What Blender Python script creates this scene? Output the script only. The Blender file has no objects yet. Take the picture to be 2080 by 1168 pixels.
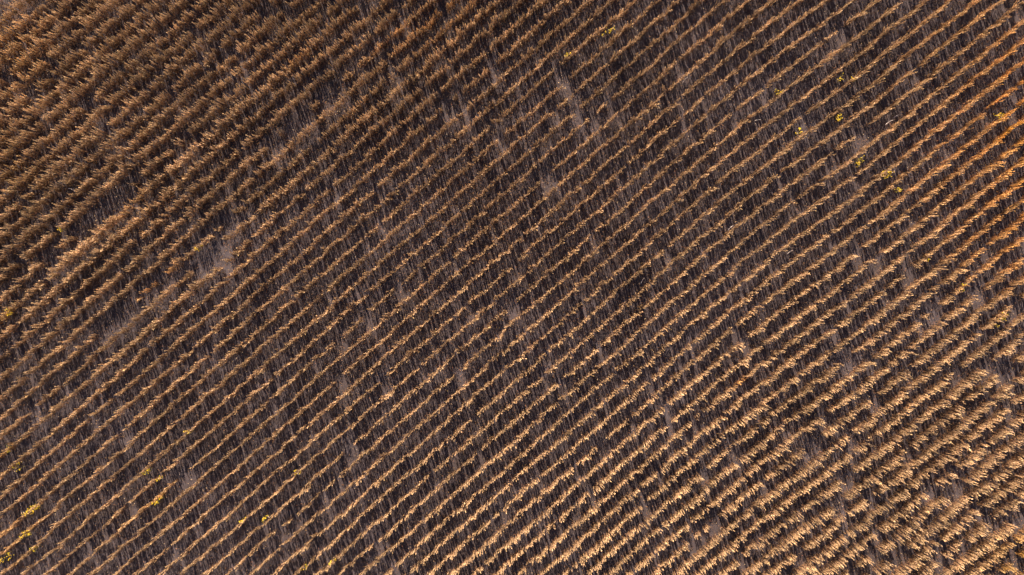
import bpy, math, random
import numpy as np

random.seed(7)
rng = np.random.default_rng(11)
S = bpy.context.scene
C = S.collection

# ------------------------------------------------------------------ camera, sky, sun, exposure
CAM_H = 34.6                       # a drone hovering over the field, looking straight down
SUN_ELEV = math.radians(29.0)
SUN_AZ = (-0.27, 0.963)            # horizontal direction towards the sun (x right, y up in the field)

cam = bpy.data.cameras.new('camera')
cam.lens = 24.0
cam.sensor_width = 36.0
cam.clip_start = 0.5
cam.clip_end = 2000.0
cam_o = bpy.data.objects.new('camera', cam)
C.objects.link(cam_o)
cam_o.location = (0, 0, CAM_H)
cam_o.rotation_euler = (0, 0, 0)
S.camera = cam_o

W = bpy.data.worlds.new('World')
S.world = W
W.use_nodes = True
wn = W.node_tree
bg = next(n for n in wn.nodes if n.type == 'BACKGROUND')
sky = wn.nodes.new('ShaderNodeTexSky')
sky.sky_type = 'NISHITA'
sky.sun_disc = False
sky.sun_elevation = SUN_ELEV
sky.sun_rotation = math.atan2(SUN_AZ[0], SUN_AZ[1])
sky.altitude = 200
sky.air_density = 0.65
sky.dust_density = 0.3
wn.links.new(sky.outputs[0], bg.inputs[0])
bg.inputs[1].default_value = 0.05

sun = bpy.data.lights.new('sun', 'SUN')
sun.energy = 5.0
sun.angle = math.radians(0.53)
sun.color = (1.0, 0.83, 0.64)
sun_o = bpy.data.objects.new('sun', sun)
C.objects.link(sun_o)
ce = math.cos(SUN_ELEV)
n_ = math.hypot(*SUN_AZ)
sd = (SUN_AZ[0] / n_ * ce, SUN_AZ[1] / n_ * ce, math.sin(SUN_ELEV))
sun_o.rotation_euler = (math.acos(sd[2]), 0, math.atan2(sd[1], sd[0]) + math.pi / 2)
sun_o.location = (sd[0] * 60, sd[1] * 60, sd[2] * 60)

S.render.engine = 'CYCLES'
vs = S.view_settings
vs.view_transform = 'Standard'
vs.look = 'None'
vs.exposure = 1.8
vs.gamma = 1.0
vs.use_curve_mapping = False
S.render.filter_size = 0.7
S.cycles.max_bounces = 5
S.cycles.diffuse_bounces = 2
S.cycles.transmission_bounces = 3

# ------------------------------------------------------------------ field map (metres on the ground)
PX = 40.1                          # survey pixels per metre
HALF_W, HALF_H = 1040 / PX, 584 / PX


def w2s(X, Y):                     # ground metres -> survey coordinates (x right, y down)
    return X * PX + 1040, 584 - Y * PX


def smooth(a, b, v):
    t = np.clip((v - a) / (b - a), 0, 1)
    return t * t * (3 - 2 * t)


# course of the drilled rows: y = 592 + pitch * k + g(x)
_gx = np.array([-400, 0, 60, 540, 980, 1440, 1580, 1760, 1900, 2080, 2500.])
_gy = np.array([1206, 856, 805, 387, 0, -404, -520, -652, -767, -909, -1245.])
_xs = np.arange(-400, 2501, 10.)
_g = np.interp(_xs, _gx, _gy)
_ker = np.exp(-0.5 * (np.arange(-12, 13) / 5.0) ** 2)
_ker /= _ker.sum()
_g = np.concatenate([_g[:12], np.convolve(_g, _ker, 'valid'), _g[-12:]])
PITCH = 40.35


def g(x):
    return np.interp(x, _xs, _g)


def row_index(x, y):
    return (y - 592 - g(x)) / PITCH


# soft patches of the field: (x, y, half length along the rows, half width across, strength)
ALONG = np.array([math.cos(0.71), -math.sin(0.71)])


def patch(x, y, items):
    v = np.zeros_like(np.asarray(x, float))
    for (cx, cy, la, lc, s) in items:
        dx, dy = x - cx, y - cy
        a = dx * ALONG[0] + dy * ALONG[1]
        c = -dx * ALONG[1] + dy * ALONG[0]
        v = np.maximum(v, s * np.exp(-(a / la) ** 2 - (c / lc) ** 2))
    return v


BARE = [(430, 480, 60, 16, .9), (410, 520, 35, 14, .8), (595, 240, 60, 12, .8), (480, 90, 35, 10, .8), (375, 185, 25, 9, .7), (460, 165, 28, 11, .8),
        (150, 760, 60, 10, .8), (230, 690, 50, 11, .6), (1130, 100, 60, 13, .7), (1240, 50, 50, 12, .7), (1190, 250, 20, 9, .8),
        (1690, 85, 60, 11, .5), (1600, 180, 60, 11, .5), (1850, 320, 45, 13, .75), (1790, 420, 55, 10, .6), (1650, 510, 80, 10, .75),
        (1520, 610, 80, 10, .75), (1390, 735, 90, 10, .8), (1220, 885, 70, 10, .7), (1100, 985, 50, 10, .75), (1960, 1090, 60, 13, .85),
        (930, 600, 14, 9, .8), (375, 400, 18, 9, .7), (1900, 235, 18, 9, .6), (250, 950, 40, 10, .5), (410, 1060, 40, 12, .6), (330, 1050, 40, 10, .6),
        (620, 860, 30, 10, .7), (700, 770, 30, 10, .5), (1480, 880, 18, 10, .6), (780, 1090, 40, 10, .5), (870, 1020, 30, 10, .5),
        (1270, 640, 22, 9, .6), (1075, 640, 18, 8, .6)]
# stretches of single rows: row number, from x, to x
SKIPS = [(-21, 95, 300), (-15, 205, 350), (-17, 545, 700), (-14, 395, 470)]
LODGED = [(-20, 60, 690, 1.0), (-19, 40, 420, .8), (-14, 480, 1000, 1.0), (-13, 180, 520, .9), (-12, 60, 330, .5)]
RUST = [(2075, 190, 160, 130, .95), (2060, 460, 140, 110, .85), (1980, 300, 160, 100, .6), (900, 40, 120, 30, .45), (800, 90, 60, 20, .4), (1499, 777, 12, 9, .8),
        (330, 570, 50, 14, .6), (280, 430, 60, 16, .45), (1930, 60, 150, 60, .4), (610, 130, 40, 14, .35)]
GOLD = [(2075, 1130, 90, 50, 1.0), (2040, 270, 40, 24, .9), (2070, 330, 60, 60, .6), (20, 100, 60, 120, .35), (12, 640, 30, 14, .7), (0, 300, 40, 120, .3), (10, 930, 50, 20, .6), (525, 736, 16, 10, .8),
        (40, 1090, 60, 40, .5), (320, 1015, 60, 10, .6), (870, 470, 16, 9, .5)]


def height_at(x, y):
    d = (700 - y) - 0.52 * x
    h = 0.86 + 0.26 * smooth(-120, 260, d)
    h = h - 0.10 * smooth(500, 950, y - 0.2 * x) * (1 - smooth(700, 1150, x))       # low thin crop at the lower left
    h = h + 0.12 * smooth(1250, 1700, x) * smooth(500, 900, y)
    return h


def width_at(x, y):
    d = (700 - y) - 0.52 * x
    w = 0.80 + 0.22 * smooth(-150, 230, d)
    w = w - 0.22 * smooth(500, 950, y - 0.2 * x) * (1 - smooth(700, 1150, x))
    w = w + 0.12 * smooth(1050, 1700, x) * smooth(500, 950, y)
    return w


def gap_at(x, y):
    """share of the row that is missing"""
    d = (700 - y) - 0.52 * x
    v = 0.02 + 0.03 * smooth(0, 300, d)
    v = v + 0.05 * smooth(950, 1450, x) * smooth(420, 800, y)
    v = v + 0.03 * smooth(1450, 1800, x) * smooth(250, 450, y)
    v = np.maximum(v, patch(x, y, BARE) * 0.30)
    return v


class Noise1:
    def __init__(self, seed):
        self.v = np.random.default_rng(seed).random(4096)

    def __call__(self, t):
        i = np.floor(t).astype(int)
        f = t - i
        f = f * f * (3 - 2 * f)
        return self.v[i % 4096] * (1 - f) + self.v[(i + 1) % 4096] * f


# ------------------------------------------------------------------ materials
def new_mat(name):
    m = bpy.data.materials.new(name)
    m.use_nodes = True
    nt = m.node_tree
    b = next(n for n in nt.nodes if n.type == 'BSDF_PRINCIPLED')
    return m, nt, b


def mat_plant(name, rough=0.75, thin=0.0):
    m, nt, b = new_mat(name)
    at = nt.nodes.new('ShaderNodeAttribute')
    at.attribute_name = 'tone'
    oi = nt.nodes.new('ShaderNodeObjectInfo')
    mx = nt.nodes.new('ShaderNodeMix')
    mx.data_type = 'RGBA'
    mx.blend_type = 'MULTIPLY'
    mx.inputs[0].default_value = 1.0
    nt.links.new(at.outputs['Color'], mx.inputs[6])
    nt.links.new(oi.outputs['Color'], mx.inputs[7])
    nt.links.new(mx.outputs[2], b.inputs['Base Color'])
    b.inputs['Roughness'].default_value = rough
    b.inputs['Specular IOR Level'].default_value = 0.25
    if thin:                       # dry husks and leaves let some light through
        tr = nt.nodes.new('ShaderNodeBsdfTranslucent')
        ms = nt.nodes.new('ShaderNodeMixShader')
        ms.inputs[0].default_value = thin
        out = next(n for n in nt.nodes if n.type == 'OUTPUT_MATERIAL')
        nt.links.new(mx.outputs[2], tr.inputs[0])
        nt.links.new(b.outputs[0], ms.inputs[1])
        nt.links.new(tr.outputs[0], ms.inputs[2])
        nt.links.new(ms.outputs[0], out.inputs[0])
    return m


M_PLANT = mat_plant('dry_soybean', .75, .18)
M_LITTER = mat_plant('leaf_litter', 0.85)
M_WEED = mat_plant('yellow_leaf', 0.6, .35)


def mat_soil():
    m, nt, b = new_mat('dry_soil')
    N, L = nt.nodes, nt.links
    tc = N.new('ShaderNodeTexCoord')

    def noise(scale, detail, rough=0.6):
        n = N.new('ShaderNodeTexNoise')
        n.inputs['Scale'].default_value = scale
        n.inputs['Detail'].default_value = detail
        n.inputs['Roughness'].default_value = rough
        L.new(tc.outputs['Object'], n.inputs['Vector'])
        return n

    big = noise(0.16, 3)
    mid = noise(2.6, 6, 0.7)
    fine = noise(22.0, 6, 0.75)
    r1 = N.new('ShaderNodeValToRGB')
    r1.color_ramp.elements[0].position = 0.25
    r1.color_ramp.elements[0].color = (0.025, 0.0225, 0.026, 1)
    r1.color_ramp.elements[1].position = 0.75
    r1.color_ramp.elements[1].color = (0.120, 0.104, 0.110, 1)
    L.new(fine.outputs[0], r1.inputs[0])
    r2 = N.new('ShaderNodeValToRGB')
    r2.color_ramp.elements[0].position = 0.3
    r2.color_ramp.elements[0].color = (0.62, 0.55, 0.50, 1)
    r2.color_ramp.elements[1].position = 0.7
    r2.color_ramp.elements[1].color = (1.15, 1.12, 1.15, 1)
    L.new(mid.outputs[0], r2.inputs[0])
    mx = N.new('ShaderNodeMix')
    mx.data_type = 'RGBA'
    mx.blend_type = 'MULTIPLY'
    mx.inputs[0].default_value = 1
    L.new(r1.outputs[0], mx.inputs[6])
    L.new(r2.outputs[0], mx.inputs[7])
    r3 = N.new('ShaderNodeValToRGB')
    r3.color_ramp.elements[0].position = 0.35
    r3.color_ramp.elements[0].color = (0.85, 0.80, 0.78, 1)
    r3.color_ramp.elements[1].position = 0.65
    r3.color_ramp.elements[1].color = (1.08, 1.06, 1.1, 1)
    L.new(big.outputs[0], r3.inputs[0])
    mx2 = N.new('ShaderNodeMix')
    mx2.data_type = 'RGBA'
    mx2.blend_type = 'MULTIPLY'
    mx2.inputs[0].default_value = 1
    L.new(mx.outputs[2], mx2.inputs[6])
    L.new(r3.outputs[0], mx2.inputs[7])
    L.new(mx2.outputs[2], b.inputs['Base Color'])
    bu = N.new('ShaderNodeBump')
    bu.inputs['Strength'].default_value = 0.6
    bu.inputs['Distance'].default_value = 0.04
    L.new(fine.outputs[0], bu.inputs['Height'])
    L.new(bu.outputs[0], b.inputs['Normal'])
    b.inputs['Roughness'].default_value = 0.95
    b.inputs['Specular IOR Level'].default_value = 0.1
    return m


M_SOIL = mat_soil()

# ------------------------------------------------------------------ mesh builder: loose flat pieces
class Pieces:
    """collects quads (p0..p3) with one tone each and makes one mesh of them"""

    def __init__(self):
        self.q, self.c = [], []

    def strip(self, a, b, wa, wb, side, tone):
        a, b, side = np.asarray(a, float), np.asarray(b, float), np.asarray(side, float)
        self.q.append([a - side * wa, a + side * wa, b + side * wb, b - side * wb])
        self.c.append(tone)

    def diamond(self, c, d, s, tone):
        c, d, s = np.asarray(c, float), np.asarray(d, float), np.asarray(s, float)
        self.q.append([c - d, c + s, c + d, c - s])
        self.c.append(tone)

    def mesh(self, name, mat):
        return quad_mesh(name, np.array(self.q, np.float32), np.array(self.c, np.float32), mat)


def quad_mesh(name, q, c, mat):
    n = len(q)
    me = bpy.data.meshes.new(name)
    me.vertices.add(n * 4)
    me.vertices.foreach_set('co', np.ascontiguousarray(q, np.float32).ravel())
    me.loops.add(n * 4)
    me.loops.foreach_set('vertex_index', np.arange(n * 4, dtype=np.int32))
    me.polygons.add(n)
    me.polygons.foreach_set('loop_start', np.arange(0, n * 4, 4, dtype=np.int32))
    at = me.attributes.new('tone', 'FLOAT_COLOR', 'POINT')
    col = np.ones((n, 4, 4), np.float32)
    col[:, :, :3] = c[:, None, :]
    at.data.foreach_set('color', col.ravel())
    me.materials.append(mat)
    me.update(calc_edges=True)
    return me


def unit(v):
    return v / (np.linalg.norm(v) + 1e-9)


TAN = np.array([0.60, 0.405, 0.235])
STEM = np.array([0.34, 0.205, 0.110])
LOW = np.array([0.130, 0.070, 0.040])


def clump_mesh(i, lowpoly=False):
    """a hand's breadth of drilled row: four to six ripe, leafless soybean plants, one metre tall before scaling"""
    r = np.random.default_rng(100 + i)
    P = Pieces()
    n = 4 if lowpoly else int(r.integers(5, 9))

    def spike(a, e, k, w, tone):
        """pods packed along a stalk from a to e"""
        ax = unit(e - a)
        for _ in range(k):
            f = r.random() ** .75
            c = a + (e - a) * f + r.normal(0, .010, 3) * np.array([1, 1, .3])
            d = unit(ax + r.normal(0, .20, 3)) * r.uniform(.028, .075)
            sv = unit(np.cross(d, r.normal(0, 1, 3))) * r.uniform(.6, 1.1) * w
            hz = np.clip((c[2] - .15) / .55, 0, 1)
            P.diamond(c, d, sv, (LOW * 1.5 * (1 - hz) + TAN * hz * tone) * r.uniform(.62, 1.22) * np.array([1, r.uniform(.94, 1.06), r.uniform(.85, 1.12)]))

    for s in range(n):
        bx = (s + 0.5) / n * 0.29 - 0.145 + r.normal(0, 0.014)
        by = r.normal(0, 0.030)
        H = float(r.uniform(0.62, 1.0))
        tone = float(r.choice([.6, .85, 1.0, 1.15, 1.3]))
        lean = r.normal(0, 0.055, 2)
        top = np.array([bx + lean[0], by + lean[1], H])
        base = np.array([bx, by, -0.03])
        az = r.uniform(0, math.pi)
        sv = np.array([math.cos(az), math.sin(az), 0])
        P.strip(base, top, .006, .004, sv, STEM * r.uniform(.7, 1.2))
        P.strip(base, top, .006, .004, np.array([-sv[1], sv[0], 0]), STEM * r.uniform(.7, 1.2))
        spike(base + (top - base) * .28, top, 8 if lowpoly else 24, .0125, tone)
        for b in range(1 if lowpoly else int(r.integers(1, 4))):
            a0 = base + (top - base) * r.uniform(.2, .5)
            an = r.uniform(0, 2 * math.pi)
            d = unit(np.array([math.cos(an) * .22, math.sin(an) * .22, 1.0]))
            e = a0 + d * r.uniform(.25, .42)
            P.strip(a0, e, .0045, .003, unit(np.array([-d[1], d[0], 0])), STEM * r.uniform(.8, 1.3))
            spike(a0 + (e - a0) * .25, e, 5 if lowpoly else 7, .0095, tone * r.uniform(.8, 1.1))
        # dead petioles and leaf rags low on the plant
        for k in range(3 if lowpoly else 9):
            c = base + (top - base) * r.uniform(.03, .5) + r.normal(0, .04, 3) * np.array([1, 1.8, .6])
            d = unit(r.normal(0, 1, 3) + np.array([0, 0, .8])) * r.uniform(.03, .07)
            sd_ = unit(np.cross(d, r.normal(0, 1, 3))) * r.uniform(.006, .015)
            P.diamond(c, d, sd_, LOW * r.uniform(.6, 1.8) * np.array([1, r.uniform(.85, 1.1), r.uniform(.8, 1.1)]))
    return P


N_VAR = 32
CLUMPS = [clump_mesh(i).mesh('plant_clump', M_PLANT) for i in range(N_VAR)]
LOWQ = []
for i in range(6):
    p_ = clump_mesh(60 + i, True)
    LOWQ.append((np.array(p_.q, np.float32), np.array(p_.c, np.float32)))

# ------------------------------------------------------------------ ground
def build_ground():
    n = 170
    half = 30.0
    xs = np.linspace(-half, half, n)
    ext = np.array([-400, -150, -60])
    ax = np.concatenate([ext, xs, -ext[::-1]])
    XX, YY = np.meshgrid(ax, ax)
    r = np.random.default_rng(5)
    ZZ = np.zeros_like(XX)
    sx, sy = w2s(XX, YY)
    k = row_index(sx, sy)
    ins = (np.abs(XX) < half - 1) & (np.abs(YY) < half - 1)
    ZZ = np.where(ins, 0.012 * np.cos(2 * math.pi * k) + r.normal(0, .006, XX.shape), 0)
    m = len(ax)
    verts = np.stack([XX, YY, ZZ], -1).reshape(-1, 3)
    idx = np.arange(m * m).reshape(m, m)
    faces = np.stack([idx[:-1, :-1], idx[:-1, 1:], idx[1:, 1:], idx[1:, :-1]], -1).reshape(-1, 4)
    me = bpy.data.meshes.new('ground')
    me.from_pydata(verts.tolist(), [], faces.tolist())
    me.materials.append(M_SOIL)
    for p in me.polygons:
        p.use_smooth = True
    o = bpy.data.objects.new('ground', me)
    o['kind'] = 'structure'
    o['label'] = 'dry grey brown soil showing between the crop rows'
    C.objects.link(o)


build_ground()

# ------------------------------------------------------------------ crop rows
UNITS = ['', 'first', 'second', 'third', 'fourth', 'fifth', 'sixth', 'seventh', 'eighth', 'ninth', 'tenth', 'eleventh', 'twelfth', 'thirteenth', 'fourteenth',
         'fifteenth', 'sixteenth', 'seventeenth', 'eighteenth', 'nineteenth']
TENS = {2: ('twenty', 'twentieth'), 3: ('thirty', 'thirtieth'), 4: ('forty', 'fortieth'), 5: ('fifty', 'fiftieth'), 6: ('sixty', 'sixtieth'), 7: ('seventy', 'seventieth')}


def ordinal(n):
    if n < 20:
        return UNITS[n]
    t, u = divmod(n, 10)
    return TENS[t][1] if u == 0 else TENS[t][0] + '-' + UNITS[u]


MARGIN = 2.0                       # rows run on past the picture
MOVE = 0.98                        # the crest stands 0.7 m above its foot

STEP = 0.265
nz_gap, nz_h, nz_w, nz_c, nz_w2 = Noise1(1), Noise1(2), Noise1(3), Noise1(4), Noise1(6)


def row_course(k):
    """points every STEP metres along the row, with their heading"""
    x = np.arange(-390, 2490, 1.0)
    y = 592 + PITCH * k + g(x)
    X, Y = (x - 1040) / PX * MOVE, (584 - y) / PX * MOVE
    s = np.concatenate([[0], np.cumsum(np.hypot(np.diff(X), np.diff(Y)))])
    ss = np.arange(0, s[-1], STEP)
    Xi, Yi = np.interp(ss, s, X), np.interp(ss, s, Y)
    dX, dY = np.gradient(Xi), np.gradient(Yi)
    L = np.hypot(dX, dY)
    tx, ty = dX / L, dY / L
    wob = 0.035 * (nz_w(ss / 2.3 + k * 57.3) - .5) * 2 + 0.03 * (nz_w2(ss / .7 + k * 31.7) - .5) * 2
    jit = rng.normal(0, .03, len(ss))
    wob = wob + rng.normal(0, .018, len(ss))
    return ss, Xi - ty * wob + tx * jit, Yi + tx * wob + ty * jit, np.arctan2(ty, tx)


def row_plan(k):
    ss, X, Y, ang = row_course(k)
    sx, sy = w2s(X, Y)
    gp = gap_at(sx, sy)
    nz = nz_gap(ss / 0.62 + k * 91.1) * .65 + nz_gap(ss / .27 + 700 + k * 13.7) * .35
    # rank the noise so that the share below a gap level equals that level
    rank = smooth(0.12, 0.88, nz)
    thick = np.zeros(len(ss))
    for (kk, x0, x1) in SKIPS:
        if kk == k:
            gp = np.where((sx > x0) & (sx < x1), .88, gp)
    for (kk, x0, x1, st_) in LODGED:
        if kk == k:
            thick = np.maximum(thick, st_ * smooth(x0, x0 + 60, sx) * (1 - smooth(x1 - 60, x1, sx)))
    gp = gp * (1 - .9 * thick)
    keep = rank >= gp
    h = height_at(sx, sy) * (0.80 + 0.40 * nz_h(ss / 0.9 + k * 17.9)) * rng.uniform(.88, 1.12, len(ss))
    edge = np.clip((rank - gp) / .25, 0, 1)
    h = h * (0.72 + 0.28 * edge)
    w = width_at(sx, sy) * rng.uniform(.8, 1.25, len(ss))
    bare = patch(sx, sy, BARE)
    h = h * (1 - .12 * bare)
    tone = (0.78 + 0.44 * nz_c(ss / 1.6 + k * 7.7)) * rng.uniform(.86, 1.14, len(ss))
    tone = tone * (1 + .12 * thick)
    w = w * (1 + .40 * thick)
    rust, gold = patch(sx, sy, RUST) * rng.uniform(.45, 1.15, len(ss)), patch(sx, sy, GOLD) * rng.uniform(.4, 1.15, len(ss))
    col = np.stack([tone * (1 + .36 * rust + .25 * gold), tone * (1 + .02 * rust + .08 * gold), tone * (1 - .52 * rust - .50 * gold)], -1)
    return X, Y, ang, keep, h, w, col


def in_frame(X, Y, m):
    return (np.abs(X) < HALF_W + m) & (np.abs(Y) < HALF_H + m)


K_ALL = range(-36, 38)
rows, n_clumps = [], 0
plans = {}
for k in range(-48, 50):
    plans[k] = row_plan(k)
seen = [k for k in K_ALL if (in_frame(plans[k][0], plans[k][1], -0.15) & plans[k][3]).sum() >= 4]
mid_of = {}
for n, k in enumerate(seen, 1):
    X, Y, ang, keep, h, w, col = plans[k]
    use = np.where(keep & in_frame(X, Y, MARGIN))[0]
    fr = np.where(keep & in_frame(X, Y, -0.2))[0]
    mx_, my_ = float(X[fr].mean()), float(Y[fr].mean())
    sx, sy = w2s(mx_, my_)
    hh = float(np.mean(h[fr]))
    gaps = 1 - len(fr) / max(1, int(in_frame(X, Y, -0.2).sum()))
    look = 'tall shaggy' if hh > .86 else ('low thin' if hh < .64 else ('broken tufted' if gaps > .24 else 'even'))
    hue = 'golden' if k >= 35 else ('brown' if k < -18 else ('pale tan' if k > 12 else 'tan'))
    side = 'upper left' if n <= len(seen) // 2 else 'lower right'
    num = n if n <= len(seen) // 2 else len(seen) - n + 1
    root = bpy.data.objects.new('crop_row', None)
    root.empty_display_size = .3
    C.objects.link(root)
    i0 = use[len(use) // 2]
    root.location = (float(X[i0]), float(Y[i0]), 0)
    root['label'] = f'{look} {hue} soybean row, {ordinal(num)} row in from the {side} corner'
    root['category'] = 'crop row'
    root['group'] = 'soybean rows across the field'
    mid_of[k] = (n, num, side)
    for i in use:
        o = bpy.data.objects.new('plant_clump', CLUMPS[int(rng.integers(N_VAR))])
        o.parent = root
        o.location = (float(X[i] - X[i0]), float(Y[i] - Y[i0]), 0)
        tl = .05 if rng.random() < .95 else .14
        o.rotation_euler = (float(rng.normal(0, tl)), float(rng.normal(0, tl)), float(ang[i] + (math.pi if rng.random() < .5 else 0) + rng.normal(0, .12)))
        o.scale = (float(rng.uniform(.92, 1.18)), float(w[i]) * 1.1, float(h[i]))
        o.color = (*[float(v) for v in col[i]], 1)
        C.objects.link(o)
        n_clumps += 1
print('rows', len(seen), 'clumps', n_clumps)

# the same crop standing on beyond the picture, too far out to be picked apart
qs, cs = [], []
for k, (X, Y, ang, keep, h, w, col) in plans.items():
    lim = in_frame(X, Y, MARGIN + 3.0) & keep
    inner = in_frame(X, Y, MARGIN) if k in seen else np.zeros(len(X), bool)
    for i in np.where(lim & ~inner)[0]:
        q, c = LOWQ[int(rng.integers(6))]
        ca, sa = math.cos(ang[i]), math.sin(ang[i])
        R = np.array([[ca, sa, 0], [-sa, ca, 0], [0, 0, 1]], np.float32)
        qs.append((q * np.array([1.05, w[i] * 1.1, h[i]], np.float32)) @ R + np.array([X[i], Y[i], 0], np.float32))
        cs.append(c * col[i].astype(np.float32))
if qs:
    o = bpy.data.objects.new('surrounding_crop', quad_mesh('surrounding_crop', np.concatenate(qs), np.concatenate(cs), M_PLANT))
    o['kind'] = 'stuff'
    o['label'] = 'dry soybean crop carrying on around the field'
    o['category'] = 'crop'
    C.objects.link(o)

# ------------------------------------------------------------------ leaf litter and stubble on the soil
def litter(n):
    r = np.random.default_rng(21)
    X = r.uniform(-HALF_W - 4, HALF_W + 4, n)
    Y = r.uniform(-HALF_H - 4, HALF_H + 4, n)
    sx, sy = w2s(X / MOVE, Y / MOVE)
    ph = np.abs(((row_index(sx, sy) + .5) % 1) - .5)              # 0 on the row, 0.5 between rows
    d = (700 - sy) - 0.52 * sx
    zone = np.maximum(smooth(-300, 150, d), np.exp(-((sx - 950) / 420) ** 2 - ((sy - 420) / 260) ** 2))
    zone = np.maximum(zone, .8 * np.exp(-((sx - 2000) / 260) ** 2 - ((sy - 260) / 300) ** 2))
    zone = np.maximum(zone, .7 * smooth(1300, 1700, sx) * smooth(650, 900, sy))
    dens = 0.38 + 0.62 * zone
    dens = dens * (1 - .5 * patch(sx, sy, BARE)) * (1.0 - .5 * ph)
    ok = r.random(n) < dens
    X, Y, sx, sy = X[ok], Y[ok], sx[ok], sy[ok]
    n = len(X)
    z = r.uniform(.018, .06, n) + .13 * r.random(n) ** 4
    az = r.uniform(0, 2 * math.pi, n)
    tilt = r.normal(0, .7, n)
    L = r.uniform(.014, .055, n)
    Wd = r.uniform(.004, .013, n)
    dv = np.stack([np.cos(az) * np.cos(tilt), np.sin(az) * np.cos(tilt), np.sin(tilt)], -1) * L[:, None]
    roll = r.normal(0, .6, n)
    sv = np.stack([-np.sin(az) * np.cos(roll), np.cos(az) * np.cos(roll), np.sin(roll)], -1) * Wd[:, None]
    c = np.stack([X, Y, z], -1)
    q = np.stack([c - dv, c + sv, c + dv, c - sv], 1)
    t = r.uniform(.5, 1.7, n)[:, None]
    col = np.array([0.165, 0.086, 0.040]) * t * r.uniform(.85, 1.15, (n, 3))
    pale = r.random(n) < .10
    col[pale] = np.array([.42, .30, .19]) * r.uniform(.7, 1.2, (pale.sum(), 1))
    return q, col


q, c = litter(620000)
o = bpy.data.objects.new('leaf_litter', quad_mesh('leaf_litter', q, c, M_LITTER))
o['kind'] = 'stuff'
o['label'] = 'brown leaf litter and pod bits strewn on the soil'
o['category'] = 'leaf litter'
C.objects.link(o)
print('litter', len(q))

# ------------------------------------------------------------------ yellow weeds
def weed_meshes(i, size):
    r = np.random.default_rng(300 + i)
    st, lf = Pieces(), Pieces()
    n = max(2, int(size * 13))
    for s in range(n):
        a = r.uniform(-1, 1) * size * .5
        b = np.array([a, r.normal(0, .04 + size * .06), -.02])
        t = b + np.array([r.normal(0, .07), r.normal(0, .07), r.uniform(.45, .78)])
        az = r.uniform(0, math.pi)
        st.strip(b, t, .005, .003, np.array([math.cos(az), math.sin(az), 0]), np.array([.33, .27, .07]))
        for k in range(9):
            f = r.uniform(.45, 1.05)
            c = b + (t - b) * f + r.normal(0, .035, 3)
            d = unit(np.array([r.normal(0, 1), r.normal(0, 1), r.normal(.1, .4)])) * r.uniform(.028, .050)
            sv = unit(np.cross(d, np.array([r.normal(0, .5), r.normal(0, .5), 1]))) * r.uniform(.016, .028)
            lf.diamond(c, d, sv, (np.array([.85, .56, .03]) if r.random() < .8 else (np.array([.30, .27, .06]) if r.random() < .5 else TAN)) * r.uniform(.6, 1.1) * np.array([r.uniform(.85, 1.05), 1, r.uniform(.6, 1.6)]))
    return st.mesh('stem', M_WEED), lf.mesh('foliage', M_WEED)


WEEDS = [(13, 917, .2), (37, 947, .3), (70, 1031, .6), (56, 1042, .35), (49, 1088, .4), (64, 1116, .4), (8, 1131, .5), (300, 957, .25), (382, 880, .3),
         (319, 1019, .5), (319, 974, .25), (604, 959, .25), (494, 1055, .25), (540, 1056, .35), (615, 1154, .35), (671, 1144, .35),
         (1733, 164, .45), (1709, 157, .3), (1627, 265, .35), (1709, 236, .35), (1744, 332, .6), (1806, 354, .7), (1829, 384, .3), (1581, 187, .25),
         (2035, 236, .4), (1152, 109, .35), (1231, 64, .25), (1246, 54, .2), (116, 466, .35), (403, 502, .35), (11, 639, .4),
         (2046, 641, .35), (2029, 656, .3), (1956, 586, .3), (1887, 526, .15)]
M3 = 1 - .5 / CAM_H
info = []
for i, (x, y, size) in enumerate(WEEDS):
    k = int(round(float(row_index(np.array(float(x)), np.array(float(y))))))
    k = min(max(k, seen[0]), seen[-1])
    info.append((k, x))
for i, (x, y, size) in enumerate(WEEDS):
    k = info[i][0]
    n, num, side = mid_of[k]
    same = sorted(xx for kk, xx in info if kk == k)
    pos = ''
    if len(same) > 1:
        j = same.index(x)
        pos = ', leftmost there' if j == 0 else (', rightmost there' if j == len(same) - 1 else f', {ordinal(j + 1)} from its left')
    big = 'broad' if size >= .6 else ('small' if size < .4 else 'leafy')
    root = bpy.data.objects.new('yellow_weed', None)
    root.empty_display_size = .2
    C.objects.link(root)
    root.location = ((x - 1040) / PX * M3, (584 - y) / PX * M3, 0)
    root.rotation_euler = (0, 0, .70 + random.uniform(-.2, .2))
    root['label'] = f'{big} yellow weed by the {ordinal(num)} row from the {side} corner{pos}'
    root['category'] = 'weed'
    root['group'] = 'yellow weeds in the crop'
    a, b = weed_meshes(i, size)
    for nm, me in (('stem', a), ('foliage', b)):
        o = bpy.data.objects.new(nm, me)
        o.parent = root
        C.objects.link(o)

# ------------------------------------------------------------------ pale sticks lying between the rows
def mat_stick():
    m, nt, b = new_mat('bleached_stalk')
    n = nt.nodes.new('ShaderNodeTexNoise')
    n.inputs['Scale'].default_value = 18
    rp = nt.nodes.new('ShaderNodeValToRGB')
    rp.color_ramp.elements[0].color = (.50, .40, .36, 1)
    rp.color_ramp.elements[1].color = (.80, .72, .68, 1)
    nt.links.new(n.outputs[0], rp.inputs[0])
    nt.links.new(rp.outputs[0], b.inputs['Base Color'])
    b.inputs['Roughness'].default_value = .7
    return m


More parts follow.
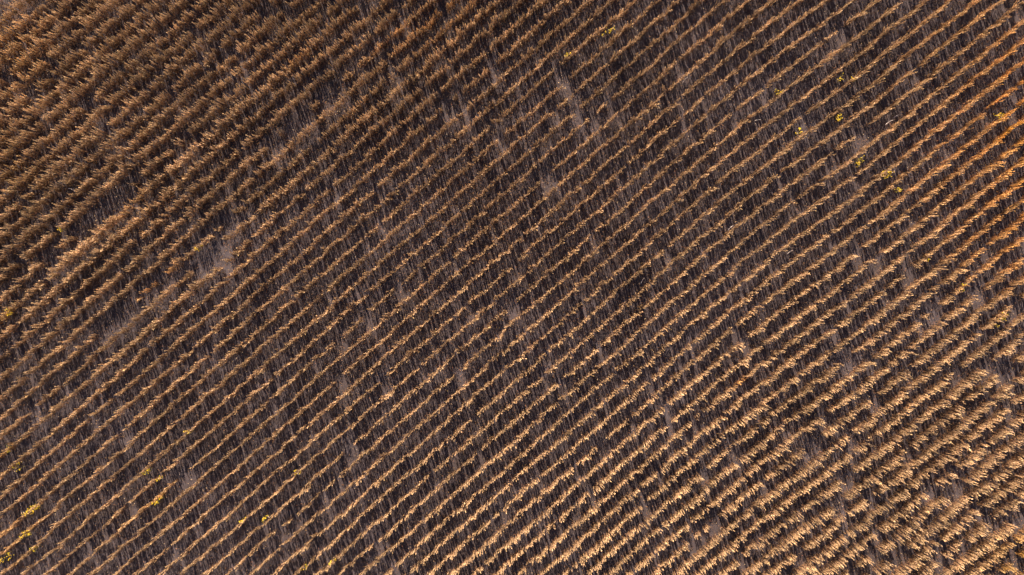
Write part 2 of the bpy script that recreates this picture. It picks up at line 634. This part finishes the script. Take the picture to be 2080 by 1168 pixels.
M_STICK = mat_stick()
STICKS = [(150, 387, .42, -25, .022, 'short white curved stalk lying by the dark gully at the left'),
          (1720, 528, .50, 40, .030, 'thick pale stalk lying in the bare band on the right'),
          (1482, 464, .36, 45, .018, 'pinkish pale stalk standing out between rows right of centre'),
          (1602, 513, .34, 38, .014, 'slim pale stalk lying left of the thick one'),
          (1802, 251, .42, 35, .016, 'pale stalk lying just above the broad yellow weeds'),
          (1817, 238, .22, 30, .018, 'stub of pale stalk near the upper right weeds'),
          (1304, 571, .34, 62, .012, 'slim pale stalk lying near the middle of the field'),
          (1390, 165, .40, 48, .010, 'long thin straw stalk lying between rows at the top'),
          (1537, 246, .25, 5, .010, 'short whitish stalk lying flat below the straight upper rows'),
          (1252, 480, .22, 60, .010, 'tiny pale stalk lying between tufted rows near the centre')]
for (x, y, L, deg, rad, lab) in STICKS:
    a = math.radians(deg)
    n, m = 7, 6
    vs_, fs = [], []
    for i in range(n):
        t = i / (n - 1) - .5
        bend = .10 * L * (1 - (2 * t) ** 2)
        rr = rad * (1 - .45 * (i / (n - 1)))
        for j in range(m):
            th = 2 * math.pi * j / m
            vs_.append((t * L, bend + rr * math.cos(th), .20 + .10 * t + rr * math.sin(th)))
    for i in range(n - 1):
        for j in range(m):
            fs.append((i * m + j, i * m + (j + 1) % m, (i + 1) * m + (j + 1) % m, (i + 1) * m + j))
    fs.append(tuple(range(m - 1, -1, -1)))
    fs.append(tuple((n - 1) * m + j for j in range(m)))
    # a forked side twig resting on the ground
    b0 = len(vs_)
    for i in range(2):
        for j in range(4):
            th = 2 * math.pi * j / 4
            vs_.append((.1 * L - i * .25 * L, .08 * L - i * .16 * L + rad * .5 * math.cos(th), .20 - i * .19 + rad * .5 * math.sin(th)))
    for j in range(4):
        fs.append((b0 + j, b0 + (j + 1) % 4, b0 + 4 + (j + 1) % 4, b0 + 4 + j))
    me = bpy.data.meshes.new('dry_stalk')
    me.from_pydata(vs_, [], fs)
    me.materials.append(M_STICK)
    o = bpy.data.objects.new('dry_stalk', me)
    o.location = ((x - 1040) / PX, (584 - y) / PX, 0)
    o.rotation_euler = (0, 0, a)
    o['label'] = lab
    o['category'] = 'stalk'
    o['group'] = 'pale stalks lying in the field'
    C.objects.link(o)
